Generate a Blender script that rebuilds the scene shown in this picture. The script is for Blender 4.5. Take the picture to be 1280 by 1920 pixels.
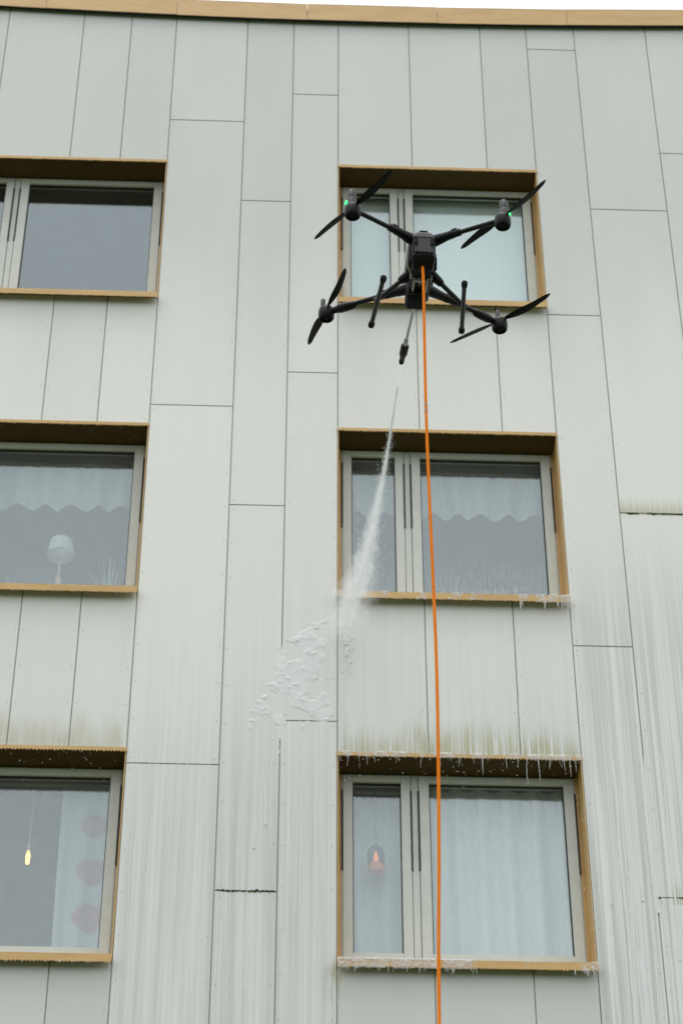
import bpy, bmesh, math, random
from mathutils import Vector, Matrix, noise, Euler
R_ = math.radians
random.seed(11)
S = bpy.context.scene
for o in list(bpy.data.objects): bpy.data.objects.remove(o)
COL = S.collection

# ------------------------------------------------------------------ camera
cd = bpy.data.cameras.new('camera'); cam = bpy.data.objects.new('camera', cd); COL.objects.link(cam)
cd.sensor_fit = 'VERTICAL'; cd.sensor_height = 36.0; cd.sensor_width = 24.0; cd.lens = 85.0
cd.clip_start = 0.05; cd.clip_end = 2000
CAM = Vector((-.1114, -12.667, -3.993)); PITCH, YAW = R_(40.041), R_(2.1155)
GZ = -5.593                       # lawn level, camera 1.6 m above it
cam.location = CAM; cam.rotation_euler = (R_(90) + PITCH, 0, -YAW)
cd.dof.use_dof = True; cd.dof.focus_distance = 11.6; cd.dof.aperture_fstop = 5.0
S.camera = cam
S.render.resolution_x, S.render.resolution_y = 682, 1024

# ------------------------------------------------------------------ overcast daylight
SUN_EL, SUN_AZ = 78, 205          # azimuth clockwise from +Y: behind the camera
w = bpy.data.worlds.new('World'); S.world = w; w.use_nodes = True
nt = w.node_tree; nt.nodes.clear()
out = nt.nodes.new('ShaderNodeOutputWorld'); bg = nt.nodes.new('ShaderNodeBackground')
sky = nt.nodes.new('ShaderNodeTexSky'); sky.sky_type = 'NISHITA'; sky.sun_disc = False
sky.sun_elevation = R_(SUN_EL); sky.sun_rotation = R_(SUN_AZ); sky.dust_density = 5.0; sky.air_density = 1.0
hs = nt.nodes.new('ShaderNodeHueSaturation'); hs.inputs['Saturation'].default_value = 0.16
mx = nt.nodes.new('ShaderNodeMix'); mx.data_type = 'RGBA'; mx.inputs[0].default_value = 0.80
mx.inputs['B'].default_value = (6.6, 6.75, 6.95, 1)                # even cloud layer
nt.links.new(sky.outputs[0], hs.inputs['Color']); nt.links.new(hs.outputs[0], mx.inputs['A'])
nt.links.new(mx.outputs['Result'], bg.inputs[0]); nt.links.new(bg.outputs[0], out.inputs[0])
bg.inputs[1].default_value = 0.10
sl = bpy.data.lights.new('sun', 'SUN'); sl.energy = 0.6; sl.angle = R_(28); sl.color = (1, .985, .95)
sun = bpy.data.objects.new('sun', sl); COL.objects.link(sun); sun.location = (0, -20, 30)
sd = Vector((math.sin(R_(SUN_AZ)) * math.cos(R_(SUN_EL)), math.cos(R_(SUN_AZ)) * math.cos(R_(SUN_EL)), math.sin(R_(SUN_EL))))
sun.rotation_euler = (-sd).to_track_quat('-Z', 'Y').to_euler()
S.view_settings.view_transform = 'Standard'; S.view_settings.look = 'None'
S.view_settings.exposure = 1.1; S.view_settings.gamma = 1; S.view_settings.use_curve_mapping = False
S.render.engine = 'CYCLES'
S.cycles.transparent_max_bounces = 32; S.cycles.volume_bounces = 3; S.cycles.max_bounces = 8

# ------------------------------------------------------------------ node helpers
class X:
    def __init__(s, t, k): s.t, s.k = t, k
    def m(s, op, b=None, c=None, rev=False):
        n = s.t.nodes.new('ShaderNodeMath'); n.operation = op
        a, bb = (b, s) if rev else (s, b)
        for i, v in enumerate((a, bb, c)):
            if v is None: continue
            if isinstance(v, X): s.t.links.new(v.k, n.inputs[i])
            else: n.inputs[i].default_value = v
        return X(s.t, n.outputs[0])
    def __add__(s, b): return s.m('ADD', b)
    __radd__ = __add__
    def __sub__(s, b): return s.m('SUBTRACT', b)
    def __rsub__(s, b): return s.m('SUBTRACT', b, rev=True)
    def __mul__(s, b): return s.m('MULTIPLY', b)
    __rmul__ = __mul__
    def clamp(s): return s.m('MINIMUM', 1.0).m('MAXIMUM', 0.0)
    def step(s, a, b):
        n = s.t.nodes.new('ShaderNodeMapRange'); n.interpolation_type = 'SMOOTHSTEP'
        s.t.links.new(s.k, n.inputs[0]); lo, hi = (0., 1.)
        if isinstance(a, X) or isinstance(b, X):
            for i, v in ((1, a), (2, b)):
                if isinstance(v, X): s.t.links.new(v.k, n.inputs[i])
                else: n.inputs[i].default_value = v
        else:
            if a > b: a, b, lo, hi = b, a, 1., 0.
            n.inputs[1].default_value, n.inputs[2].default_value = a, b
        n.inputs[3].default_value, n.inputs[4].default_value = lo, hi
        return X(s.t, n.outputs[0])
class G:
    """small material graph"""
    def __init__(s, name, rough=.6, spec=.4, base=(.5, .5, .5), metal=0):
        s.mat = bpy.data.materials.new(name); s.mat.use_nodes = True; s.t = s.mat.node_tree
        s.bs = s.t.nodes['Principled BSDF']; s.out = s.t.nodes['Material Output']
        s.bs.inputs['Base Color'].default_value = (*base, 1); s.bs.inputs['Roughness'].default_value = rough
        s.bs.inputs['Specular IOR Level'].default_value = spec; s.bs.inputs['Metallic'].default_value = metal
    def xyz(s, kind='Object'):
        tc = s.t.nodes.new('ShaderNodeTexCoord'); sp = s.t.nodes.new('ShaderNodeSeparateXYZ')
        s.t.links.new(tc.outputs[kind], sp.inputs[0]); return [X(s.t, sp.outputs[i]) for i in range(3)]
    def rnd(s): return X(s.t, s.t.nodes.new('ShaderNodeObjectInfo').outputs['Random'])
    def noise(s, x, y, z, scale=1, detail=3, rough=.55):
        c = s.t.nodes.new('ShaderNodeCombineXYZ')
        for i, v in enumerate((x, y, z)):
            if isinstance(v, X): s.t.links.new(v.k, c.inputs[i])
            else: c.inputs[i].default_value = v
        n = s.t.nodes.new('ShaderNodeTexNoise'); n.inputs['Scale'].default_value = scale
        n.inputs['Detail'].default_value = detail; n.inputs['Roughness'].default_value = rough
        s.t.links.new(c.outputs[0], n.inputs['Vector']); return X(s.t, n.outputs[0])
    def mix(s, f, a, b):
        n = s.t.nodes.new('ShaderNodeMix'); n.data_type = 'RGBA'
        for sock, v in ((n.inputs[0], f), (n.inputs['A'], a), (n.inputs['B'], b)):
            if isinstance(v, X): s.t.links.new(v.k, sock)
            elif hasattr(v, 'is_linked'): s.t.links.new(v, sock)
            else: sock.default_value = (*v, 1) if isinstance(v, tuple) else v
        return n.outputs['Result']
    def col(s, c): s.t.links.new(c, s.bs.inputs['Base Color'])
    def rgh(s, x): s.t.links.new(x.k, s.bs.inputs['Roughness'])
    def bump(s, h, dist=.002, strength=.4):
        n = s.t.nodes.new('ShaderNodeBump'); n.inputs['Distance'].default_value = dist; n.inputs['Strength'].default_value = strength
        s.t.links.new(h.k, n.inputs['Height']); s.t.links.new(n.outputs[0], s.bs.inputs['Normal'])

# ------------------------------------------------------------------ materials
def m_panel():
    g = G('fibre_cement', rough=.55, spec=.3); x, y, z = g.xyz(); x = x * 1.169
    s1 = g.noise(x * 13, 0.0, z * .22, 1, 3); s2 = g.noise(x * 46, 3.0, z * .45, 1, 2)
    wob = g.noise(x * 2.2, 7.0, z * .2, 1, 2)
    big = g.noise(x * 1.3, 1.0, z * .6, 1, 4); fine = g.noise(x * 60, 2.0, z * 60, 1, 3)
    streak = (s1 * .62 + s2 * .45).step(.44, .62)
    bound = wob * 2.6 + 5.2
    film = (bound - z).step(-.15, 1.5)
    film = film * (x.step(-1.20, -1.12) * .65 + .35)
    filmr = x.step(2.19, 2.24) * (z + wob * .9).step(7.3, 5.7)
    bayx = x.step(-1.18, -1.22) + x.step(.40, .42) * x.step(2.19, 2.17)
    under = bayx * z.step(3.2, 3.15)
    film = film.m('MAXIMUM', filmr) * (1 - under)
    dirt = (big * 1.05).step(.42, .72)
    clean = g.mix(dirt * .5, (.580, .598, .572), (.535, .552, .525))
    washed = (z + wob * 1.6).step(10.6, 8.2) * (z + wob).step(4.3, 5.7)
    washed = washed * (1 - filmr * .6)
    clean = g.mix(washed * .9, clean, g.mix(s2, (.700, .706, .664), (.745, .750, .708)))
    low = (filmr * .75).clamp()
    wet = g.mix(streak, g.mix(low, (.515, .530, .502), (.430, .445, .405)), g.mix(low, (.625, .638, .62), (.72, .73, .715)))
    c = g.mix(film * (washed * -.55 + .78), clean, wet)
    # algae fringes above the lowest window heads, in the mossy joints and beside the lowest sill
    an = g.noise(x * 9, 5.0, z * 2.2, 1, 4); al_top = (an * .6 + g.noise(x * 2.1, 8.0, 0.0, 1, 2) * .55) * .70 + 4.53
    bay = x.step(-1.18, -1.22) * .6 + x.step(.40, .44) * x.step(2.19, 2.15)
    a1 = (al_top - z).step(-.03, .26) * z.step(4.55, 4.6) * bay
    a2 = x.step(2.64, 2.66) * z.step(6.68, 6.70) * (s2 * .25 + 6.66 - z).step(-.08, .12) * .8
    a3 = x.step(2.75, 2.78) * z.step(3.60, 3.61) * (s2 * .5 + 3.50 - z).step(-.05, .15)
    dx, dz = x - .38, (z - 3.05) * .55
    a4 = (dx * dx + dz * dz).m('SQRT').step(.13, .02) * an.step(.42, .65)
    a5 = x.step(-1.35, -1.19) * x.step(-1.15, -1.17) * z.step(5.95, 5.4) * z.step(4.7, 4.9) * s1.step(.5, .7) * .35
    ex, ez = (x - .455) * 1.5, (z - 5.52) * .42
    soak = (ex * ex + ez * ez).m('SQRT').step(.16, .03) * x.step(.38, .40) * (s1 * .5 + an * .5).step(.35, .6)
    c = g.mix(soak * .5, c, (.47, .48, .45))
    al = (a1 * (s2.step(.3, .65) * .45 + .55) + a2 + a3 * .9 + a4 * .8 + a5).clamp()
    c = g.mix(al * .80, c, g.mix(fine, (.27, .265, .10), (.42, .41, .22)))
    run = (s1 * .5 + s2 * .6).step(.60, .66) * film
    c = g.mix(run * .5, c, (.69, .70, .69))
    v = g.rnd() * .07 + .965
    n = g.t.nodes.new('ShaderNodeVectorMath'); n.operation = 'SCALE'; g.t.links.new(c, n.inputs[0]); g.t.links.new(v.k, n.inputs['Scale'])
    g.col(n.outputs[0]); g.rgh(film * -.2 + .58); g.bump(s2 * film + fine * .12, .0015, .25)
    return g.mat
def m_simple(name, base, rough, spec=.4, var=.12, sc=30, metal=0, bump=0):
    g = G(name, rough, spec, base, metal); x, y, z = g.xyz(); n = g.noise(x, y, z, sc, 4)
    g.col(g.mix(n.step(.25, .75), tuple(b * (1 - var) for b in base), tuple(min(1, b * (1 + var)) for b in base)))
    if bump: g.bump(n, bump, .5)
    return g.mat
def m_trim():
    g = G('tan_metal', .48, .4); x, y, z = g.xyz()
    n = g.noise(x * 3, y * 3, z * 12, 1, 4); f = g.noise(x, y, z, 70, 3)
    c = g.mix(n.step(.3, .7), (.49, .305, .108), (.56, .36, .140))
    c = g.mix((f * .6 + n * .5).step(.66, .8) * .5, c, (.28, .17, .065))
    g.col(c); g.bump(f, .001, .25); return g.mat
def m_glass():
    g = G('window_glass'); t = g.t
    x, y, z = g.xyz(); n = g.noise(x, y, z, 1.6, 2)
    tr = t.nodes.new('ShaderNodeBsdfTransparent'); tr.inputs[0].default_value = (.93, .96, .955, 1)
    gl = t.nodes.new('ShaderNodeBsdfGlossy'); gl.inputs['Roughness'].default_value = .03; gl.inputs[0].default_value = (.86, .96, 1, 1)
    bp = t.nodes.new('ShaderNodeBump'); bp.inputs['Distance'].default_value = .01; bp.inputs['Strength'].default_value = .05
    t.links.new(n.k, bp.inputs['Height']); t.links.new(bp.outputs[0], gl.inputs['Normal'])
    lw = t.nodes.new('ShaderNodeLayerWeight'); lw.inputs[0].default_value = .5
    fr = X(t, lw.outputs['Facing']).m('POWER', 5.0) * .87 + .125
    mixs = t.nodes.new('ShaderNodeMixShader'); t.links.new(fr.k, mixs.inputs[0])
    t.links.new(tr.outputs[0], mixs.inputs[1]); t.links.new(gl.outputs[0], mixs.inputs[2])
    df = t.nodes.new('ShaderNodeBsdfDiffuse'); df.inputs[0].default_value = (.82, .84, .83, 1); m2 = t.nodes.new('ShaderNodeMixShader')
    run = g.noise(x * 60, 1.0, z * 11, 1, 4).step(.36, .70); sm = g.noise(x * 4, 2.0, z * 3, 1, 3)
    spl = x.step(.2, .3) * z.step(8, 7.4) * z.step(5.9, 6.0) * z.step(6.55, 6.05) * run * .11
    wetf = z.step(8.2, 7.4) * (sm * .05 + run * .02 + .012) + spl + .006
    t.links.new(wetf.k, m2.inputs[0]); t.links.new(mixs.outputs[0], m2.inputs[1]); t.links.new(df.outputs[0], m2.inputs[2]); t.links.new(m2.outputs[0], g.out.inputs[0])
    return g.mat
def m_cloth(name, base, trans=.45):
    g = G(name, .9, .1); t = g.t; x, y, z = g.xyz()
    n = g.noise(x * 40, y, z * 3, 1, 3)
    c = g.mix(n, tuple(b * .9 for b in base), base)
    d = t.nodes.new('ShaderNodeBsdfDiffuse'); tl = t.nodes.new('ShaderNodeBsdfTranslucent'); ms = t.nodes.new('ShaderNodeMixShader')
    t.links.new(c, d.inputs[0]); t.links.new(c, tl.inputs[0]); ms.inputs[0].default_value = trans
    t.links.new(d.outputs[0], ms.inputs[1]); t.links.new(tl.outputs[0], ms.inputs[2]); t.links.new(ms.outputs[0], g.out.inputs[0])
    return g.mat
def m_print():
    g = G('printed_curtain', .9, .1); x, y, z = g.xyz()
    # big round red flowers in two offset rows
    def disc(cx, cz, r):
        dx, dz = (x - cx), z - cz; wv = g.noise(x, y, z, 9, 2) * .04
        return ((dx * dx + dz * dz).m('SQRT') + wv).step(r + .045, r + .0)
    f = None
    for cx, cz, r in ((-1.19, 4.33, .085), (-1.185, 4.005, .095), (-1.185, 3.669, .10), (-1.20, 3.37, .09)):
        d = disc(cx, cz, r); f = d if f is None else f.m('MAXIMUM', d)
    n = g.noise(x, y, z, 30, 3)
    g.col(g.mix(f * (n * .5 + .55).clamp(), (.50, .53, .53), (.42, .17, .18))); return g.mat
def m_emit(name, colr, st):
    g = G(name, base=colr); g.bs.inputs['Emission Color'].default_value = (*colr, 1); g.bs.inputs['Emission Strength'].default_value = st; return g.mat
def m_grass():
    g = G('lawn', .9, .2); x, y, z = g.xyz(); a = g.noise(x, y, z, .4, 5); b = g.noise(x, y, z, 25, 4)
    g.col(g.mix((a * .5 + b * .5).step(.35, .65), (.035, .058, .020), (.075, .10, .04))); g.bump(b, .03, .8); return g.mat
M = dict(head_shade=m_simple('shaded_tan_metal', (.085, .052, .016), .6, .25, .2, 90), panel=m_panel(), trim=m_trim(), glass=m_glass(),  # first entry: trim tan darkened, soffit shade put into the colour
    joint=m_simple('joint_backing', (.38, .39, .345), .9, .1), frame=m_simple('frame_paint', (.548, .572, .528), .42, .4, .04, 12),
    slot=m_simple('rubber_and_groove_shade', (.02, .02, .02), .6), room=m_simple('room_plaster', (.30, .30, .29), .9, .1, .08, 3),
    sheer=m_cloth('sheer_cloth', (.80, .82, .81)), net=m_cloth('net_curtain', (.84, .86, .84), .15), blind=m_cloth('blind_cloth', (.86, .90, .90), .06), printc=m_print(),
    foam=m_simple('foam', (.67, .685, .675), .6, .3, .02, 40), water=m_cloth('water_droplets', (.93, .95, .95), .5),
    moss=m_simple('moss', (.055, .070, .018), .95, .1, .5, 60), screw=m_simple('screw_head', (.42, .43, .41), .5),
    roof=m_simple('roof_felt', (.08, .08, .085), .9), render=m_simple('render_wall', (.45, .45, .43), .9, .2, .1, 2),
    dark=m_simple('vent_mesh', (.012, .013, .012), .8, .2), grass=m_grass(),
    black=m_simple('black_plastic', (.006, .006, .007), .5, .22, .25, 40), deck=m_simple('charcoal_plastic', (.026, .026, .029), .45, .35, .15, 40),
    carbon=m_simple('carbon_tube', (.005, .005, .006), .4, .3, .2, 60), rubber=m_simple('rubber', (.008, .008, .009), .75, .2),
    steel=m_simple('brushed_steel', (.32, .32, .29), .38, .5, .15, 60, metal=.7), orange=m_simple('orange_hose', (.76, .19, .004), .7, .08, .05, 9),
    grey=m_simple('grey_print', (.22, .22, .22), .6), wood=m_simple('pale_wood', (.55, .40, .28), .6, .3, .15, 8),
    shade=m_cloth('lamp_shade_cloth', (.9, .9, .88), .4), leaf=m_simple('houseplant_leaf', (.30, .36, .27), .5, .4, .2, 10), pot=m_simple('glazed_pot', (.55, .55, .53), .4),
    red=m_simple('orange_red_enamel', (.9, .26, .06), .6, .1, .1, 20), led=m_emit('green_led', (.03, .9, .2), .9),
    bulb=m_emit('warm_filament', (1, .42, .09), 2.2), flame=m_emit('lantern_glow', (1, .27, .07), .28))

# ------------------------------------------------------------------ mesh helpers
class MB:
    def __init__(s): s.v, s.f = [], []
    def add(s, vs, fs):
        b = len(s.v); s.v += [tuple(v) for v in vs]; s.f += [tuple(b + i for i in f) for f in fs]; return s
    def box(s, x0, x1, y0, y1, z0, z1):
        vs = [(x, y, z) for x in (x0, x1) for y in (y0, y1) for z in (z0, z1)]
        return s.add(vs, [(0, 1, 3, 2), (4, 6, 7, 5), (0, 4, 5, 1), (2, 3, 7, 6), (0, 2, 6, 4), (1, 5, 7, 3)])
    def prism(s, poly, axis, a0, a1):
        """closed polygon extruded along an axis"""
        def put(p, a): return {'x': (a, p[0], p[1]), 'y': (p[0], a, p[1]), 'z': (p[0], p[1], a)}[axis]
        n = len(poly); vs = [put(p, a0) for p in poly] + [put(p, a1) for p in poly]
        return s.add(vs, [tuple(range(n)), tuple(range(2 * n - 1, n - 1, -1))] + [(i, i + n, (i + 1) % n + n, (i + 1) % n) for i in range(n)])
    def tube(s, pts, rad, n=10, caps=True):
        pts = [Vector(p) for p in pts]; rad = rad if isinstance(rad, (list, tuple)) else [rad] * len(pts)
        up = None; rings = []
        for i, p in enumerate(pts):
            a = pts[min(i + 1, len(pts) - 1)] - pts[max(i - 1, 0)]
            if a.length < 1e-9: a = Vector((0, 0, 1))
            a.normalize()
            if up is None: up = a.orthogonal().normalized()
            up = (up - a * up.dot(a)); up = up.normalized() if up.length > 1e-6 else a.orthogonal().normalized()
            sd_ = a.cross(up)
            rings.append([p + (up * math.cos(2 * math.pi * k / n) + sd_ * math.sin(2 * math.pi * k / n)) * rad[i] for k in range(n)])
        vs = [v for r in rings for v in r]; fs = []
        for i in range(len(pts) - 1):
            for k in range(n):
                fs.append((i * n + k, i * n + (k + 1) % n, (i + 1) * n + (k + 1) % n, (i + 1) * n + k))
        if caps: fs += [tuple(range(n - 1, -1, -1)), tuple((len(pts) - 1) * n + k for k in range(n))]
        return s.add(vs, fs)
    def blob(s, c, r, sc=(1, 1, 1)):
        x, y, z = c; vs = [(x + r * sc[0], y, z), (x - r * sc[0], y, z), (x, y + r * sc[1], z), (x, y - r * sc[1], z), (x, y, z + r * sc[2]), (x, y, z - r * sc[2])]
        return s.add(vs, [(0, 2, 4), (2, 1, 4), (1, 3, 4), (3, 0, 4), (2, 0, 5), (1, 2, 5), (3, 1, 5), (0, 3, 5)])
    def hull(s, rings):
        """stack of equal-length rings, capped"""
        n = len(rings[0]); vs = [v for r in rings for v in r]; fs = []
        for i in range(len(rings) - 1):
            for k in range(n): fs.append((i * n + k, i * n + (k + 1) % n, (i + 1) * n + (k + 1) % n, (i + 1) * n + k))
        fs += [tuple(range(n - 1, -1, -1)), tuple((len(rings) - 1) * n + k for k in range(n))]
        return s.add(vs, fs)
    def build(s, name, mat, parent=None, smooth=False, bevel=0, fix=True):
        me = bpy.data.meshes.new(name); me.from_pydata(s.v, [], s.f)
        if bevel or fix:
            bm = bmesh.new(); bm.from_mesh(me)
            if bevel:
                es = [e for e in bm.edges if len(e.link_faces) == 2 and e.calc_face_angle(0) > .5]
                bmesh.ops.bevel(bm, geom=es, offset=bevel, segments=1 if bevel < .003 else 2, affect='EDGES', clamp_overlap=True)
            bmesh.ops.recalc_face_normals(bm, faces=bm.faces); bm.to_mesh(me); bm.free()
        if smooth:
            me.polygons.foreach_set('use_smooth', [True] * len(me.polygons)); me.set_sharp_from_angle(angle=R_(38))
        me.materials.append(M[mat]); o = bpy.data.objects.new(name, me); COL.objects.link(o)
        if parent: o.parent = parent
        return o
def tag(o, label, cat, group=None, kind=None):
    o['label'] = label; o['category'] = cat
    if group: o['group'] = group
    if kind: o['kind'] = kind
    return o
def empty(name, loc=(0, 0, 0), rot=(0, 0, 0)):
    o = bpy.data.objects.new(name, None); COL.objects.link(o); o.location = loc; o.rotation_euler = rot; o.empty_display_size = .2; return o

# ------------------------------------------------------------------ ground
g = MB().box(-400, 400, -400, 400, GZ - .4, GZ).build('ground', 'grass'); g['kind'] = 'structure'

# ------------------------------------------------------------------ apartment building
B = empty('apartment_building')
tag(B, 'pale panel-clad apartment block with tan trimmed windows and tan roof edge', 'building')
STOREY = 2.75; HEADS = [10.172, 7.42, 4.666]; A = .8556; SILL = 1.535           # sill underside below the head
V = dict(v0=-3.096, v1=-2.762, v2=-2.046, v3=-1.591, v4=-1.164, v5=-.481, v6=-.038, v7=.386, v8=1.06, v9=1.744, v10=2.19, v11=2.652, v12=3.345)
V = {k: v * A for k, v in V.items()}
XL, XR = -5.4, 6.0; TOP = 11.99; FOOT = GZ + .4
GAP = .0038
OPEN = {'left': (V['v0'], V['v4']), 'right': (V['v7'], V['v10'])}
def panel(x0, x1, z0, z1):
    MB().box(x0 + GAP, x1 - GAP, -.009, -.002, z0 + GAP, z1 - GAP).build('cladding_panel', 'panel', B, bevel=.0012)
    rivets.append((x0, x1, z0, z1))
rivets = []
def column(x0, x1, joint, step=3.05):
    zs = [TOP]; z = joint
    while z > TOP: z -= step
    while z > FOOT + .15: zs.append(z); z -= step
    zs.append(FOOT)
    for a, b in zip(zs, zs[1:]): panel(x0, x1, b, a)
column(V['v4'], V['v5'], 10.656); column(V['v5'], V['v6'], 9.745); column(V['v6'], V['v7'], 11.005)
column(V['v10'], V['v11'], 11.652); column(V['v11'], V['v12'], 9.755); column(V['v12'], 3.24, 10.42)
x = 3.24
for wd, j in ((.585, 11.2), (.385, 9.4), (.585, 10.9), (.385, 10.1), (XR - 3.24 - 1.94, 11.4)): column(x, x + wd, j); x += wd
x = V['v0']
for wd, j in ((.385, 10.3), (.585, 9.6), (.385, 11.3), (.585, 10.6), (V['v0'] - XL - 1.94, 9.9)): column(x - wd, x, j); x -= wd
def bay(xs):
    for a, b in zip(xs, xs[1:]):
        panel(a, b, HEADS[0] + .004, TOP)
        for h0, h1 in zip(HEADS, HEADS[1:]): panel(a, b, h1 + .004, h0 - 1.500)
        zs = [HEADS[2] - 1.500, 1.02, -2.03, FOOT]
        for p, q in zip(zs, zs[1:]): panel(a, b, q, p)
bay([V['v0'], V['v1'], V['v2'], V['v3'], V['v4']]); bay([V['v7'], V['v8'], V['v9'], V['v10']])
rv = MB()
for (x0, x1, z0, z1) in rivets:
    if x1 < -3.2 or x0 > 4 or z1 < 2.2: continue
    n = max(2, round((z1 - z0) / .30)); cols = [x0 + .028, x1 - .028]
    for cx in cols:
        for k in range(n + 1):
            z = z0 + .04 + (z1 - z0 - .08) * k / n
            r = .0048; rv.add([(cx + r * math.cos(a), -.0092, z + r * math.sin(a)) for a in [i * math.pi / 3 for i in range(6)]] + [(cx, -.0125, z)], [(i, (i + 1) % 6, 6) for i in range(6)])
o = rv.build('panel_screws', 'screw', B); o['kind'] = 'stuff'
# backing wall behind the open joints, with real window openings
bw = MB(); y0, y1 = -.0015, .30
def wallbox(x0, x1, z0, z1): bw.box(x0, x1, y0, y1, z0, z1)
wallbox(XL, V['v0'], GZ, 12.0); wallbox(V['v4'], V['v7'], GZ, 12.0); wallbox(V['v10'], XR, GZ, 12.0)
for a, b in OPEN.values():
    wallbox(a, b, HEADS[0], 12.0)
    for h0, h1 in zip(HEADS, HEADS[1:]): wallbox(a, b, h1, h0 - SILL)
    wallbox(a, b, GZ, HEADS[2] - SILL)
bw.build('backing_wall', 'joint', B)  # the backing's own even grey, seen through the gaps
MB().box(XL, XL + .25, .302, 9, GZ, 12.0).box(XR - .25, XR, .302, 9, GZ, 12.0).box(XL + .252, XR - .252, 8.75, 9, GZ, 12.0).build('outer_wall', 'render', B)
MB().box(XL - .04, XR + .04, -.008, 9.05, 12.003, 12.075).build('roof', 'roof', B)
MB().box(XL, XR, -.03, .02, GZ, FOOT - .006).build('plinth', 'render', B)

def serrated(x0, x1, ztop, zbot, yf, yb, pitch=.022, depth=.012):
    """front strip of metal with a toothed lower edge"""
    n = max(2, round((x1 - x0) / pitch)); m = MB(); st = (x1 - x0) / n
    vs, fs = [], []
    for i in range(n):
        xa = x0 + i * st; d = depth * random.uniform(.55, 1.15)
        vs_ = [(xa, ztop), (xa, zbot), (xa + st * .5, zbot - d), (xa + st, zbot), (xa + st, ztop)]
        b = len(vs)
        vs += [(p[0], yf, p[1]) for p in vs_] + [(p[0], yb, p[1]) for p in vs_]
        fs += [(b, b + 1, b + 2, b + 3, b + 4), (b + 9, b + 8, b + 7, b + 6, b + 5), (b + 1, b + 6, b + 7, b + 2), (b + 2, b + 7, b + 8, b + 3), (b, b + 4, b + 9, b + 5)]
    e = len(vs); fs += [(0, 5, 6, 1), (e - 7, e - 6, e - 1, e - 2)]
    return m.add(vs, fs)
# roof edge: separate flashing lengths, slightly out of line, dark vented strip beneath
seams = [.074 + 1.072 * k for k in range(-6, 6)]; seams = [XL - .05] + [s for s in seams if XL < s < XR] + [XR + .05]
def sag(x_): return .0085 * min(3.2, abs(x_ - .35)) ** 2       # the roof line dips a little in the middle
for a, b in zip(seams, seams[1:]):
    dz = random.uniform(-.006, .006); m = serrated(a + .0015, b - .0015, 12.090 + dz, 11.896 + dz, -.052, -.048, .02, .004)
    m.box(a + .0015, b - .0015, -.052, .12, 12.092 + dz, 12.097 + dz)
    m.v = [(p[0], p[1], p[2] + sag(p[0])) for p in m.v]
    m.build('fascia_panel', 'trim', B)
m = MB(); n = 60
for k in range(n):
    xa, xb = XL - .04 + (XR - XL + .08) * k / n, XL - .04 + (XR - XL + .08) * (k + 1) / n; d0, d1 = sag(xa), sag(xb)
    for (ya, yb, za, zb) in ((-.0475, -.0100, 11.9205, 11.930), (-.0475, -.0435, 11.884, 11.9205)):
        m.add([(xa, ya, za + d0), (xb, ya, za + d1), (xb, yb, za + d1), (xa, yb, za + d0), (xa, ya, zb + d0), (xb, ya, zb + d1), (xb, yb, zb + d1), (xa, yb, zb + d0)], [(0, 1, 2, 3), (7, 6, 5, 4), (0, 4, 5, 1), (2, 6, 7, 3)])
m.build('soffit_vent', 'dark', B, fix=False)

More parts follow.
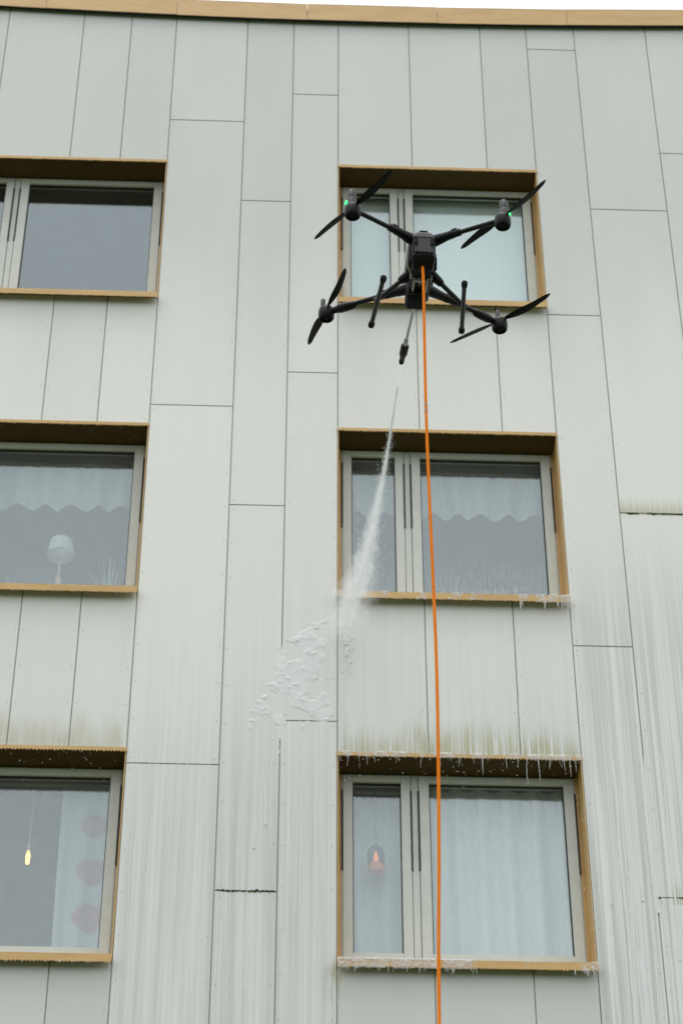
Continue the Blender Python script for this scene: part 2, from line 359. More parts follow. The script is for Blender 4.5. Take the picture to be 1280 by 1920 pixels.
# ------------------------------------------------------------------ windows
FY = .195       # frame plane behind the facade
def frame_rect(m, x0, x1, z0, z1, t, y0, y1):
    m.box(x0, x0 + t, y0, y1, z0, z1); m.box(x1 - t, x1, y0, y1, z0, z1)
    m.box(x0 + t, x1 - t, y0, y1, z1 - t, z1); m.box(x0 + t, x1 - t, y0, y1, z0, z0 + t)
def make_window(ox, W_, head):
    def bx(m, a, b, y0, y1, c, d): return m.box(ox + a, ox + b, y0, y1, head - c, head - d)   # c lower, d upper
    K = W_ - (V['v10'] - V['v7']); T0, T1 = .036, 1.376     # K: extra width of the wide sash
    m = MB()   # outer frame with mullion
    bx(m, .030, .050, FY, FY + .09, 1.41, .024); bx(m, 1.502 + K, 1.522 + K, FY, FY + .09, 1.41, .024)
    bx(m, .050, 1.502 + K, FY, FY + .09, T0 - .001, .024); bx(m, .050, 1.502 + K, FY, FY + .09, 1.41, T1 + .001); bx(m, .473, .518, FY - .004, FY + .09, T1, T0)
    wnd = m.build('window', 'frame', B, bevel=.002)
    for a, b, t in ((.042, .470, .061), (.521, 1.510 + K, .066)):       # two sashes with their panes
        m = MB(); tt = .050
        m.box(ox + a, ox + a + t, FY - .012, FY + .055, head - T1, head - T0); m.box(ox + b - t, ox + b, FY - .012, FY + .055, head - T1, head - T0)
        m.box(ox + a + t, ox + b - t, FY - .012, FY + .055, head - T0 - tt, head - T0); m.box(ox + a + t, ox + b - t, FY - .012, FY + .055, head - T1, head - T1 + tt + .01)
        m2 = MB(); frame_rect(m2, ox + a + t, ox + b - t, head - T1 + tt + .01, head - T0 - tt, .006, FY + .008, FY + .03)
        m.build('sash', 'frame', wnd, bevel=.003); m2.build('gasket', 'slot', wnd)
        bx(MB(), a + t + .004, b - t - .004, FY + .020, FY + .026, T1 - tt - .014, T0 + tt + .004).build('pane', 'glass', wnd)
    for sx in (.0385, .4715, .5195, 1.5125 + K):              # black strips painting in the shade of the hinge grooves
        bx(MB(), sx - .006, sx + .006, FY - .0145, FY - .003, .735, .150).build('groove_shade', 'slot', wnd)
    # tan jamb linings with a narrow inner flange, head lining darkened to paint in its shade
    bx(bx(MB(), .001, .007, -.012, FY + .03, 1.52, .022), .0072, .031, FY - .006, FY + .03, 1.50, .0225).build('jamb_lining', 'trim', wnd)
    bx(bx(MB(), W_ - .007, W_ - .001, -.012, FY + .03, 1.52, .022), W_ - .024, W_ - .0072, FY - .006, FY + .03, 1.50, .0225).build('jamb_lining', 'trim', wnd)
    bx(MB(), .007, W_ - .007, -.012, FY + .03, .022, .016).build('head_lining', 'head_shade', wnd)
    serrated(ox - .003, ox + W_ + .003, head + .001, head - .022, -.020, -.0125).build('head_trim', 'trim', wnd)
    m = serrated(ox + .001, ox + W_ - .001, head - 1.502, head - 1.550, -.072, -.069)
    m.prism([(-.069, head - 1.503), (-.069, head - 1.507), (FY - .013, head - 1.400), (FY - .013, head - 1.396)], 'x', ox + .008, ox + W_ - .008)
    m.build('sill', 'trim', wnd)
    bx(MB(), .02, 1.52 + K, FY + .092, .62, 1.42, 1.395).build('inner_sill', 'frame', wnd, bevel=.003)
    m = MB(); xa, xb, za, zb = ox - .6, ox + W_ + .5, head - 2.35, head + .22      # the room behind
    if ox < 0: xa, xb = ox - .6, ox + W_ + .55
    else: xa, xb = ox - .55, ox + W_ + .6
    vs = [(x_, y_, z_) for x_ in (xa, xb) for y_ in (.301, 4.2) for z_ in (za, zb)]
    m.add(vs, [(0, 1, 3, 2), (4, 6, 7, 5), (2, 3, 7, 6), (0, 2, 6, 4), (1, 5, 7, 3)])
    m.build('room_interior', 'room', wnd, fix=False)
    return wnd
for nm in ('left', 'right'):
    for h in HEADS: make_window(OPEN[nm][0], OPEN[nm][1] - OPEN[nm][0], h)

# ------------------------------------------------------------------ things behind the glass
def drape(name, mat, x0, x1, z0, z1, y, amp, period, ph=0, scal=0, gather=0, hem=None):
    nx = int((x1 - x0) / .012); nz = 14; m = MB(); vs, th = [], .0025
    for side in (0, 1):
        for j in range(nz + 1):
            for i in range(nx + 1):
                u = i / nx; xx = x0 + (x1 - x0) * u
                a = 2 * math.pi * (xx / period + .35 * noise.noise((xx * 1.7, ph, 0))) + ph
                t = j / nz; bot = z0 + scal * (.5 - .5 * math.sin(a)) + .012 * noise.noise((xx * 9, ph, 3))
                k = .45 + .55 * (1 - t) if gather else 1
                vs.append((xx + .012 * math.sin(a * .5 + t * 2) * (1 - t), y + amp * k * math.sin(a + .3 * noise.noise((xx * 3, t, ph))) + side * th, bot + (z1 - bot) * t))
    n1 = (nx + 1) * (nz + 1); fs = []
    for j in range(nz):
        for i in range(nx):
            a = j * (nx + 1) + i; fs.append((a, a + 1, a + nx + 2, a + nx + 1)); fs.append((n1 + a, n1 + a + nx + 1, n1 + a + nx + 2, n1 + a + 1))
    for i in range(nx):
        fs.append((i, n1 + i, n1 + i + 1, i + 1)); b = nz * (nx + 1) + i; fs.append((b, b + 1, n1 + b + 1, n1 + b))
    m.add(vs, fs); return m.build(name, mat, smooth=True, fix=False)
rx, lx = OPEN['right'][0], OPEN['left'][0]
# top right: roller blinds, one behind each sash
for a, b, lab in ((.06, .46, 'pale roller blind pulled down behind narrow pane of the drone-side top window'), (.53, 1.50, 'pale roller blind pulled down behind wide pane behind the drone')):
    r = empty('roller_blind', (rx + (a + b) / 2, FY + .11, HEADS[0] - 1.38))
    m = MB().box(-(b - a) / 2, (b - a) / 2, 0, .003, .0, 1.32).build('blind_cloth', 'blind', r)
    MB().tube([(-(b - a) / 2, .02, 1.335), ((b - a) / 2, .02, 1.335)], .022, 12).build('roller', 'frame', r, smooth=True)
    MB().box(-(b - a) / 2, (b - a) / 2, -.004, .008, -.008, .016).build('bottom_bar', 'frame', r)
    tag(r, lab, 'blind')
def valance(name_lab, x0, x1, head, ph):
    c = drape('valance_curtain', 'sheer', x0, x1, head - .44, head - .04, FY + .225, .026, .18, ph, scal=.022); tag(c, name_lab, 'curtain')
    rod = MB().tube([(x0 - .05, FY + .225, head - .03), (x1 + .05, FY + .225, head - .03)], .011, 8).build('curtain_rod', 'frame', smooth=True)
    return rod
tag(valance('short scalloped white valance in the window the spray crosses', rx + .05, rx + 1.50, HEADS[1], .6), 'thin rod carrying the valance in the window the spray crosses', 'curtain rod')
tag(valance('short scalloped white valance in the window with the table lamp', lx + .05, lx + 1.61, HEADS[1], 2.0), 'thin rod carrying the valance in the window with the table lamp', 'curtain rod')
tag(drape('curtain', 'net', rx + .53, rx + 1.50, HEADS[2] - 1.39, HEADS[2] - .04, FY + .14, .042, .165, .4, gather=1), 'long white sheer curtain in soft folds behind the wide pane under foam drips', 'curtain')
tag(drape('curtain', 'net', rx + .05, rx + .47, HEADS[2] - 1.39, HEADS[2] - .04, FY + .27, .032, .19, 1.9, gather=1), 'narrow white sheer curtain hanging behind the small lantern', 'curtain')
rod = MB().tube([(rx + .02, FY + .20, HEADS[2] - .03), (rx + 1.53, FY + .20, HEADS[2] - .03)], .011, 8).build('curtain_rod', 'frame', smooth=True)
tag(rod, 'curtain rod above the sheer curtains in the foam-streaked lowest window', 'curtain rod')
tag(drape('curtain', 'printc', -1.405, -1.01, HEADS[2] - 1.38, HEADS[2] - .04, FY + .19, .02, .15, .2, gather=1), 'pale curtain printed with big faded red flowers beside the lit bulb', 'curtain')
rod = MB().tube([(lx + .1, FY + .19, HEADS[2] - .03), (lx + 1.63, FY + .19, HEADS[2] - .03)], .011, 8).build('curtain_rod', 'frame', smooth=True)
tag(rod, 'curtain rod above the red flowered curtain', 'curtain rod')
def lathe(prof, n=20, c=(0, 0, 0)):
    return MB().hull([[(c[0] + r * math.cos(2 * math.pi * k / n), c[1] + r * math.sin(2 * math.pi * k / n), c[2] + z) for k in range(n)] for r, z in prof])
# table lamp on the inner sill of the middle left window
L = empty('table_lamp', (-1.575, .42, HEADS[1] - 1.395)); tag(L, 'small table lamp with white tapered shade standing behind the glass', 'lamp')
lathe([(.055, 0), (.055, .012), (.020, .02), (.020, .33), (.010, .34), (.007, .52)]).build('base', 'wood', L, smooth=True)
sh = MB(); n = 28
for r0, r1, in_ in ((.098, .076, 0), (.095, .073, 1)):
    ring = [[(r * math.cos(2 * math.pi * k / n), r * math.sin(2 * math.pi * k / n), z) for k in range(n)] for r, z in ((r0, .53), (r1, .655))]
    vs = ring[0] + ring[1]; sh.add(vs, [(k, (k + 1) % n, (k + 1) % n + n, k + n) for k in range(n)])
sh.build('lamp_shade', 'shade', L, smooth=True, fix=False)
# lit pendant bulb
P = empty('pendant_bulb', (-1.60, .45, 4.13)); tag(P, 'glowing warm filament bulb hanging on a thin cord', 'lamp')
MB().tube([(0, 0, .10), (.004, .0, .4), (0, 0, .74)], .003, 6).build('cord', 'frame', P)
lathe([(.008, .105), (.017, .10), (.018, .06), (.015, .05)], 12).build('socket', 'steel', P, smooth=True)
lathe([(.006, .05), (.012, .03), (.016, .01), (.012, -.008), (.014, -.024), (.010, -.04), (.003, -.046)], 14).build('bulb', 'bulb', P, smooth=True)
# lantern behind the narrow lowest pane
Q = empty('lantern', (.585, .335, 4.02)); tag(Q, 'small lantern with orange base and dark arched frame behind narrow pane', 'lantern')
lathe([(.046, -.02), (.05, -.01), (.05, .03), (.036, .045)], 16).build('base', 'red', Q, smooth=True)
MB().tube([(-.045, 0, .03), (-.045, 0, .13), (-.032, 0, .165), (0, 0, .182), (.032, 0, .165), (.045, 0, .13), (.045, 0, .03)], .009, 8).build('arch_frame', 'black', Q, smooth=True)
lathe([(.006, .05), (.014, .065), (.016, .09), (.009, .12), (.002, .145)], 10).build('glow', 'flame', Q, smooth=True)
MB().prism([(-.038, .03), (.038, .03), (.038, .13), (.026, .162), (0, .176), (-.026, .162), (-.038, .13)], 'y', .016, .019).build('back_plate', 'slot', Q)
MB().tube([(0, 0, .182), (0, 0, .60)], .002, 5).build('cord', 'slot', Q)
# houseplants with grassy leaves on inner sills
def plant(loc, lab, n, h, seed):
    rd = random.Random(seed); p = empty('potted_plant', loc); tag(p, lab, 'plant', 'grassy houseplants behind the middle windows')
    lathe([(.045, 0), (.062, .09), (.066, .095), (.060, .10), (.05, .085)], 18).build('pot', 'pot', p, smooth=True)
    for i in range(n):
        a = rd.uniform(0, 6.28); ln = h * rd.uniform(.6, 1.15); sp = rd.uniform(.25, .95); w_ = rd.uniform(.004, .008); m = MB(); vs = []
        for k in range(8):
            t = k / 7; rr = .02 + sp * ln * t * .75; zz = .085 + ln * (t - .55 * sp * t * t * t); ww = w_ * (1 - t) ** .6 + .0008
            cx, cy = rr * math.cos(a), rr * math.sin(a) * .45; vs += [(cx - ww * math.sin(a), cy + ww * math.cos(a), zz), (cx + ww * math.sin(a), cy - ww * math.cos(a), zz), (cx, cy, zz - .0015)]
        m.add(vs, [f_ for k in range(7) for f_ in ((3 * k, 3 * k + 1, 3 * k + 4, 3 * k + 3), (3 * k + 1, 3 * k + 2, 3 * k + 5, 3 * k + 4), (3 * k + 2, 3 * k, 3 * k + 3, 3 * k + 5))])
        m.build('leaf', 'leaf', p)
plant((-1.22, .40, HEADS[1] - 1.395), 'grassy houseplant on the inner sill beside the table lamp', 30, .42, 5)
plant((-1.95, .42, HEADS[1] - 1.395), 'low grassy houseplant on the far side of the table lamp', 22, .30, 6)
plant((1.12, .40, HEADS[1] - 1.395), 'grassy houseplant behind wide pane of the window the hose crosses', 26, .36, 7)
plant((1.56, .42, HEADS[1] - 1.395), 'leafy potted plant near the outer jamb of the window the hose crosses', 26, .34, 8)

# ------------------------------------------------------------------ drone
DR = empty('drone', (.493, -5.434, 3.465), (R_(4.7), R_(.8), R_(2.4)))
tag(DR, 'black four-rotor cleaning drone hovering with orange hose and spray lance', 'drone')
def rrect(hx, hy, c, z, cx=0, cy=0):
    p = [(hx - c, -hy), (hx, -hy + c), (hx, hy - c), (hx - c, hy), (-hx + c, hy), (-hx, hy - c), (-hx, -hy + c), (-hx + c, -hy)]
    return [(a + cx, b + cy, z) for a, b in p]
body = MB().hull([rrect(.036, .110, .012, -.100, 0, -.0), rrect(.046, .140, .014, -.076, 0, -.0), rrect(.050, .150, .012, -.060), rrect(.051, .152, .012, .0), rrect(.049, .152, .012, .034)]).build('body_shell', 'black', DR, smooth=True, bevel=.002)
MB().hull([rrect(.054, .150, .016, .042, 0, .002), rrect(.055, .148, .016, .060, 0, .002), rrect(.043, .142, .016, .080, 0, .002), rrect(.030, .125, .014, .094, 0, .002)]).build('top_deck', 'deck', DR, smooth=True, bevel=.003)
MB().box(-.044, .044, -.146, -.10, .034, .042).build('deck_seam', 'rubber', DR)
for k in range(6): MB().box(-.017 + k * .006, -.0128 + k * .006, -.1455, -.1425, .0655, .0695).build('maker_mark', 'grey', DR)
MB().box(-.017, .017, -.140, -.128, .083, .089).build('deck_handle', 'rubber', DR, bevel=.002)
# rear battery door with latches
MB().hull([[(x_, y_, z_) for x_, y_ in ((-.041, -.160), (.041, -.160), (.041, -.148), (-.041, -.148))] for z_ in (-.052, .031)]).build('battery_door', 'deck', DR, bevel=.003)
for sx in (-1, 1):
    MB().box(sx * .034 - .007, sx * .034 + .007, -.166, -.1595, -.012, .024).build('battery_latch', 'rubber', DR, bevel=.002)
m = MB()
for k in range(5): m.box(-.044 + k * .0195, -.034 + k * .0195, -.1555, -.148, -.062, -.0545)
m.build('lower_rib', 'deck', DR, bevel=.0015)
MB().hull([rrect(.041, .006, .004, -.098, 0, -.108), rrect(.046, .010, .004, -.066, 0, -.138)]).build('rear_skirt', 'rubber', DR, bevel=.001)
# side equipment (visible along the left flank)
MB().box(-.066, -.0515, -.11, .04, -.065, .01).build('side_box', 'deck', DR, bevel=.004)
MB().box(.0515, .060, -.09, .06, -.05, .01).build('side_box', 'deck', DR, bevel=.004)
MB().tube([(-.062, -.12, .02), (-.068, -.13, -.03), (-.064, -.10, -.08), (-.04, -.05, -.095)], .005, 8).build('cable', 'steel', DR, smooth=True)
MB().tube([(.04, -.07, -.09), (.058, -.09, -.085), (.056, -.115, -.04)], .003, 8).build('cable', 'rubber', DR, smooth=True)
# gimbal block and sensor box under the nose
gb = MB().hull([rrect(.034, .040, .008, -.128, -.012, .085), rrect(.042, .048, .008, -.11, -.012, .085), rrect(.046, .05, .01, -.06, -.008, .09)]).build('gimbal_block', 'rubber', DR, smooth=True, bevel=.002)
for k in range(3): MB().box(-.044, .020, .0335, .037, -.121 + k * .014, -.114 + k * .014).build('cooling_fin', 'deck', gb)
MB().hull([rrect(.040, .03, .01, -.06, 0, .17), rrect(.045, .035, .01, -.02, 0, .165), rrect(.04, .03, .01, .03, 0, .16)]).build('nose', 'black', DR, smooth=True, bevel=.003)
# grey metal bracket that carries the lance
br = MB().box(-.034, .030, -.045, -.037, -.113, -.099).box(-.034, -.026, -.037, .03, -.113, -.099).box(.022, .030, -.037, .03, -.113, -.099).box(-.05, -.044, -.05, -.043, -.105, -.083).box(.040, .046, -.05, -.043, -.105, -.083)
br.box(-.044, -.0345, -.048, -.043, -.103, -.097).box(.0305, .040, -.048, -.043, -.103, -.097).box(-.018, .006, -.055, -.0455, -.125, -.101)
br = br.build('lance_bracket', 'steel', DR, bevel=.001)
for sx in (-.030, .026): MB().tube([(sx, -.053, -.106), (sx, -.0455, -.106)], .004, 6).build('bolt', 'steel', br)
# spray lance
L0, L1, L2 = Vector((-.005, -.040, -.108)), Vector((.0031, .652, .128)), Vector((.0062, .911, .213))
ln = MB().tube([L0, L1], .0068, 10).build('spray_lance', 'steel', DR, smooth=True)
d = (L2 - L1)
MB().tube([L1 - d * .06, L1 + d * .14], .0105, 12).build('coupling', 'steel', ln, smooth=True)
MB().tube([L1 + d * t for t in (.14, .2, .24, .58, .62, .80, .82, .90, .905, 1.0)], [.012, .015, .0185, .0185, .015, .012, .0095, .0095, .0125, .0115], 14).build('nozzle', 'rubber', ln, smooth=True)
# landing gear
for sx in (-1, 1):
    a, b = Vector((sx * .046, -.03, -.060)), Vector((sx * .183, .0, -.196))
    leg = MB().tube([a, b], .0105, 12).build('landing_leg', 'carbon', DR, smooth=True)
    dd = (b - a)
    MB().tube([a - dd * .08, a + dd * .02, a + dd * .20, a + dd * .30, a + dd * .32], [.018, .021, .019, .0165, .0125], 12).build('leg_clamp', 'black', leg, smooth=True)
    s0, s1 = Vector((sx * .170, -.150, -.205)), Vector((sx * .194, .155, -.205))
    MB().tube([s0, s1], .0098, 12).build('skid_tube', 'carbon', leg, smooth=True)
    for e, f_ in ((s0, s1), (s1, s0)):
        u = (f_ - e).normalized(); MB().tube([e - u * .012, e - u * .008, e + u * .014, e + u * .02], [.009, .0135, .0135, .0105], 12).build('rubber_cap', 'rubber', leg, smooth=True)
    MB().tube([b + dd * -.03, b + dd * .06], [.0135, .015], 12).build('skid_joint', 'black', leg, smooth=True)
# arms, motors, propellers
def blade(c, ang, R, pitchsgn):
    m = MB(); rings = []
    for k in range(12):
        t = k / 11; r = .022 + (R - .022) * t
        ch = (.010 + .030 * math.sin(min(1, t * 2.4) * math.pi / 2)) * (1 - .58 * t ** 1.6) if t < .98 else .006
        tw = pitchsgn * R_(20 - 13 * t); th = .0042 * (1 - .6 * t); ring = []
        for u, h in ((-.5, 0), (-.25, .55), (.1, .6), (.5, 0), (.1, -.35), (-.25, -.4)):
            yy, zz = u * ch + .006 * math.sin(t * 3.1), h * th
            yy, zz = yy * math.cos(tw) - zz * math.sin(tw), yy * math.sin(tw) + zz * math.cos(tw)
            ring.append((c[0] + r * math.cos(ang) - yy * math.sin(ang), c[1] + r * math.sin(ang) + yy * math.cos(ang), c[2] + zz + .012 * t * t))
        rings.append(ring)
    return m.hull(rings)
def vtube(c, prof, n=20):
    return lathe(prof, n, c)
for (sx, rear, ang) in ((-1, 1, 122), (1, 1, 123), (-1, 0, 103), (1, 0, 136)):
    if rear: mc = Vector((sx * .315, -.30, .03)); root = Vector((sx * .050, -.110, .060)); cl = Vector((sx * .110, -.155, .058)); rad = .0105
    else: mc = Vector((sx * .38, .30, -.03)); root = Vector((sx * .045, .09, -.045)); cl = Vector((sx * .125, .140, -.040)); rad = .0115
    end = mc + (cl - mc).normalized() * .03 + Vector((0, 0, .004))
    arm = MB().tube([cl, end], rad, 14).build('arm', 'carbon', DR, smooth=True)
    dd = (cl - root); ae = (end - cl).normalized()
    MB().tube([root - dd * .2, root + dd * .15, root + dd * .7, cl, cl + ae * .012, cl + ae * .014, cl + ae * .05, cl + ae * .052], [.026, .025, .020, .0185, .0195, .0165, .0160, .0125], 12).build('folding_joint', 'black', arm, smooth=True)
    MB().tube([cl + ae * .005 + Vector((0, -.012, .012)), cl + ae * .03 + Vector((0, -.012, .014))], .006, 8).build('lock_lever', 'rubber', arm, smooth=True)
    # cup-shaped motor
    cup = vtube(mc, [(.012, .030), (.024, .026), (.033, .014), (.035, .002), (.035, -.018), (.0335, -.030), (.030, -.036), (.027, -.036), (.026, -.026), (.006, -.024)], 28).build('motor_cup', 'black', arm, smooth=True)
    vtube(mc + Vector((0, 0, -.026)), [(.024, .0), (.023, -.0025), (.010, -.003), (.009, -.006), (.002, -.006)], 20).build('motor_base', 'rubber', arm, smooth=True)
    if rear:   # chunky mast with a green light on the outside
        q = mc + Vector((sx * .006, .0, 0))
        MB().tube([q + Vector((0, 0, .0)), q + Vector((sx * .0, 0, .040)), q + Vector((0, 0, .062))], [.026, .0235, .019], 16).build('mast_base', 'deck', arm, smooth=True)
        MB().tube([q + Vector((0, 0, .060)), q + Vector((0, 0, .064)), q + Vector((0, 0, .100)), q + Vector((0, 0, .106))], [.014, .0185, .0185, .015], 16).build('antenna_mast', 'deck', arm, smooth=True)
        li = MB(); lo = q + Vector((sx * .021, -.012, .026)); li.tube([lo + Vector((0, 0, -.013)), lo + Vector((0, 0, -.009)), lo + Vector((0, 0, .009)), lo + Vector((0, 0, .013))], [.003, .0062, .0062, .003], 8)
        li.build('status_light', 'led', arm, smooth=True)
    else:
        q = mc + Vector((sx * .004 - .012, 0, 0))
        MB().tube([q + Vector((0, 0, .02)), q + Vector((0, 0, .066)), q + Vector((0, 0, .072))], [.0105, .0105, .008], 14).build('antenna_mast', 'deck', arm, smooth=True)
        s_ = mc - ae * .115
        MB().tube([s_ - ae * .03, s_ - ae * .022, s_ + ae * .01, s_ + ae * .05, s_ + ae * .062, s_ + ae * .085], [.012, .017, .020, .0195, .016, .0135], 12).build('arm_sleeve', 'black', arm, smooth=True)
    for k in (0, 1):
        bl = blade(mc + Vector((0, 0, .018)), R_(ang) + math.pi * k, .272, sx if rear else -sx).build('propeller_blade', 'black', arm, smooth=True)

# ------------------------------------------------------------------ orange hose from the drone to the lawn
HG = GZ + .0095
HP = [(.4935, -5.528, 3.388), (.4935, -5.545, 3.34), (.494, -5.552, 3.25), (.492, -5.55, 2.977), (.489, -5.55, 2.56), (.491, -5.55, 2.165), (.496, -5.55, 1.687), (.499, -5.55, 1.263), (.495, -5.55, .864), (.487, -5.55, .466), (.471, -5.55, -.187), (.46, -5.55, -1.5), (.47, -5.56, -3.0), (.50, -5.6, -4.4), (.52, -5.62, -5.1), (.58, -5.75, -5.5), (.80, -6.05, HG), (1.3, -6.5, HG), (2.0, -6.9, HG), (3.0, -7.2, HG), (4.2, -6.9, HG)]
def spline(pts, sub=8):
    pts = [Vector(p) for p in pts]; o_ = []
    for i in range(len(pts) - 1):
        p0, p1, p2, p3 = pts[max(i - 1, 0)], pts[i], pts[i + 1], pts[min(i + 2, len(pts) - 1)]
        for k in range(sub):
            t = k / sub; o_.append(.5 * ((2 * p1) + (p2 - p0) * t + (2 * p0 - 5 * p1 + 4 * p2 - p3) * t * t + (3 * p1 - p0 - 3 * p2 + p3) * t ** 3))
    return o_ + [pts[-1]]
H = empty('hose', (4.2, -6.9, GZ)); tag(H, 'long thin orange hose hanging from the drone to the lawn', 'hose')
hp = [p - Vector((4.2, -6.9, GZ)) for p in spline(HP)]
MB().tube(hp, .0060, 12).build('hose_tube', 'orange', H, smooth=True)
i0 = min(range(len(hp)), key=lambda i: abs(hp[i].z + GZ - 2.55))
dv = (hp[i0 + 1] - hp[i0]).normalized()
for k in (0, 1): MB().tube([hp[i0] + dv * (k * .03 - .004), hp[i0] + dv * (k * .03 + .004)], .0066, 12).build('printed_band', 'grey', H, smooth=True)
MB().tube([hp[0] - (hp[1] - hp[0]).normalized() * .012, hp[0] + (hp[1] - hp[0]).normalized() * .016], .0105, 12).build('hose_fitting', 'rubber', H, smooth=True)

# ------------------------------------------------------------------ water jet
N0 = DR.matrix_basis @ L2 if False else (Euler(DR.rotation_euler).to_matrix() @ L2 + Vector(DR.location))
N1 = Vector((.362, -.02, 5.60))
def jet(t):
    p = N0.lerp(N1, t); p.z -= .05 * math.sin(math.pi * t); p.x += .030 * math.sin(math.pi * min(1, t * 1.05)) ; return p
def m_mist(name, dens):
    g = G(name); t = g.t; t.nodes.remove(g.bs); v = t.nodes.new('ShaderNodeVolumePrincipled')
    v.inputs['Color'].default_value = (.97, .985, .985, 1); v.inputs['Density'].default_value = dens; v.inputs['Anisotropy'].default_value = .15
    t.links.new(v.outputs[0], g.out.inputs['Volume']); return g.mat
M['mist_core'] = m_mist('dense_water', 13.0); M['mist_thin'] = m_mist('fine_mist', 1.7); M['mist_faint'] = m_mist('faint_mist', .55)
def plume(t0, t1, rfun, n, k, seed, amp):
    """closed lumpy tube round the jet"""
    m = MB(); rings = []
    for i in range(n + 1):
        t = t0 + (t1 - t0) * i / n; c = jet(t); r0 = rfun((i) / n, t); ring = []
        for j in range(k):
            a = 2 * math.pi * j / k; w_ = 1 + amp * noise.fractal((math.cos(a) * 1.3 + seed, math.sin(a) * 1.3, t * 34), .7, 2.1, 3)
            ring.append((c.x + math.cos(a) * r0 * w_ + amp * .5 * r0 * noise.noise((t * 15, seed, 0)), c.y, c.z + math.sin(a) * r0 * w_))
        rings.append(ring)
    return m.hull(rings)
jm = MB(); rd = random.Random(3)
for i in range(9000):
    t = .06 + .93 * rd.random() ** .85
    sp = .004 + .085 * max(0, t - .10) ** 1.2
    c = jet(t); a = rd.uniform(0, 6.283); core = rd.random()
    rr = abs(rd.gauss(0, 1)) * sp * (.5 if core < .6 else 1.25)
    p = c + Vector((math.cos(a) * rr, 0, math.sin(a) * rr - .3 * sp * max(0, rd.gauss(0, .6)) * (core > .6)))
    jm.blob(p, rd.uniform(.0008, .0019), (1, 2.5, 1))
for i in range(2600):    # mist around the jet and rebound close to the wall
    t = rd.uniform(.45, .99); c = jet(t); p = c + Vector((rd.gauss(-.02, .10), 0, rd.gauss(-.05, .12)))
    if p.y > -.03: continue
    jm.blob(p, rd.uniform(.0008, .0018))
for i in range(1800):
    a = rd.uniform(0, 6.283); r = abs(rd.gauss(0, .16)); jm.blob((N1.x + r * math.cos(a), -abs(rd.gauss(0, .08)) - .012, N1.z + r * math.sin(a) - .05), rd.uniform(.0010, .0022))
JT = tag(plume(0.0, .84, lambda u, t: (.0040 + .050 * max(0, t - .15) ** 1.1) * (1 if u < .5 else max(.08, 1 - 1.9 * (u - .5))), 150, 10, 2., .75).build('spray_jet', 'mist_core', smooth=True), 'white water jet shooting from the lance nozzle to the wall', 'water jet')
plume(.20, .955, lambda u, t: (.006 + .12 * max(0, t - .2) ** 1.05) * (1 if u < .75 else max(.1, 1 - 2.6 * (u - .75) ** 1.0)), 90, 12, 7., .6).build('mist', 'mist_thin', JT, smooth=True)
plume(.40, .975, lambda u, t: (.01 + .26 * max(0, t - .38) ** .9) * (1 if u < .8 else max(.15, 1 - 3 * (u - .8))), 60, 12, 11., .5).build('mist', 'mist_faint', JT, smooth=True)
o = jm.build('droplets', 'water', JT, fix=False); o['kind'] = 'stuff'

# ------------------------------------------------------------------ foam
def m_thin():
    g = G('thin_foam', .5, .3, (.74, .75, .745)); t = g.t; x, y, z = g.xyz(); n = g.noise(x, y, z, 60, 4)
    tr = t.nodes.new('ShaderNodeBsdfTransparent'); ms = t.nodes.new('ShaderNodeMixShader'); f = n.step(.3, .7) * .4 + .22
    t.links.new(f.k, ms.inputs[0]); t.links.new(tr.outputs[0], ms.inputs[1]); t.links.new(g.bs.outputs[0], ms.inputs[2]); t.links.new(ms.outputs[0], g.out.inputs[0]); return g.mat
M['foam_thin'] = m_thin()
def sheet(name, x0, x1, z0, z1, step, yb, hfun, label, cut=.0012, mat='foam'):
    nx, nz = int((x1 - x0) / step) + 1, int((z1 - z0) / step) + 1; vs, hs_, fs = [], [], []
    for j in range(nz):
        for i in range(nx):
            xx, zz = x0 + i * step, z0 + j * step; h = hfun(xx, zz); hs_.append(h); vs.append((xx, yb - max(h, 0), zz))
    for j in range(nz - 1):
        for i in range(nx - 1):
            a = j * nx + i; q = (a, a + 1, a + nx + 1, a + nx)
            if max(hs_[k] for k in q) > cut: fs.append(q)
    used = sorted({k for f_ in fs for k in f_}); mp = {k: n_ for n_, k in enumerate(used)}
    m = MB(); m.add([vs[k] for k in used], [tuple(mp[k] for k in f_) for f_ in fs])
    o_ = m.build(name, mat, smooth=True, fix=False); tag(o_, label, 'foam', kind='stuff'); return o_
def ss(a, b, x_):
    t = max(0., min(1., (x_ - a) / (b - a))); return t * t * (3 - 2 * t)
EDGE = [(4.30, -.30), (4.79, -.34), (4.90, -.30), (5.085, -.23), (5.25, -.155), (5.45, -.06), (5.60, .06), (5.68, .16), (5.735, .27), (5.76, .40)]
def edge(z):
    for (a, xa), (b, xb) in zip(EDGE, EDGE[1:]):
        if a <= z <= b: return A * (xa + (xb - xa) * (z - a) / (b - a))
    return .5
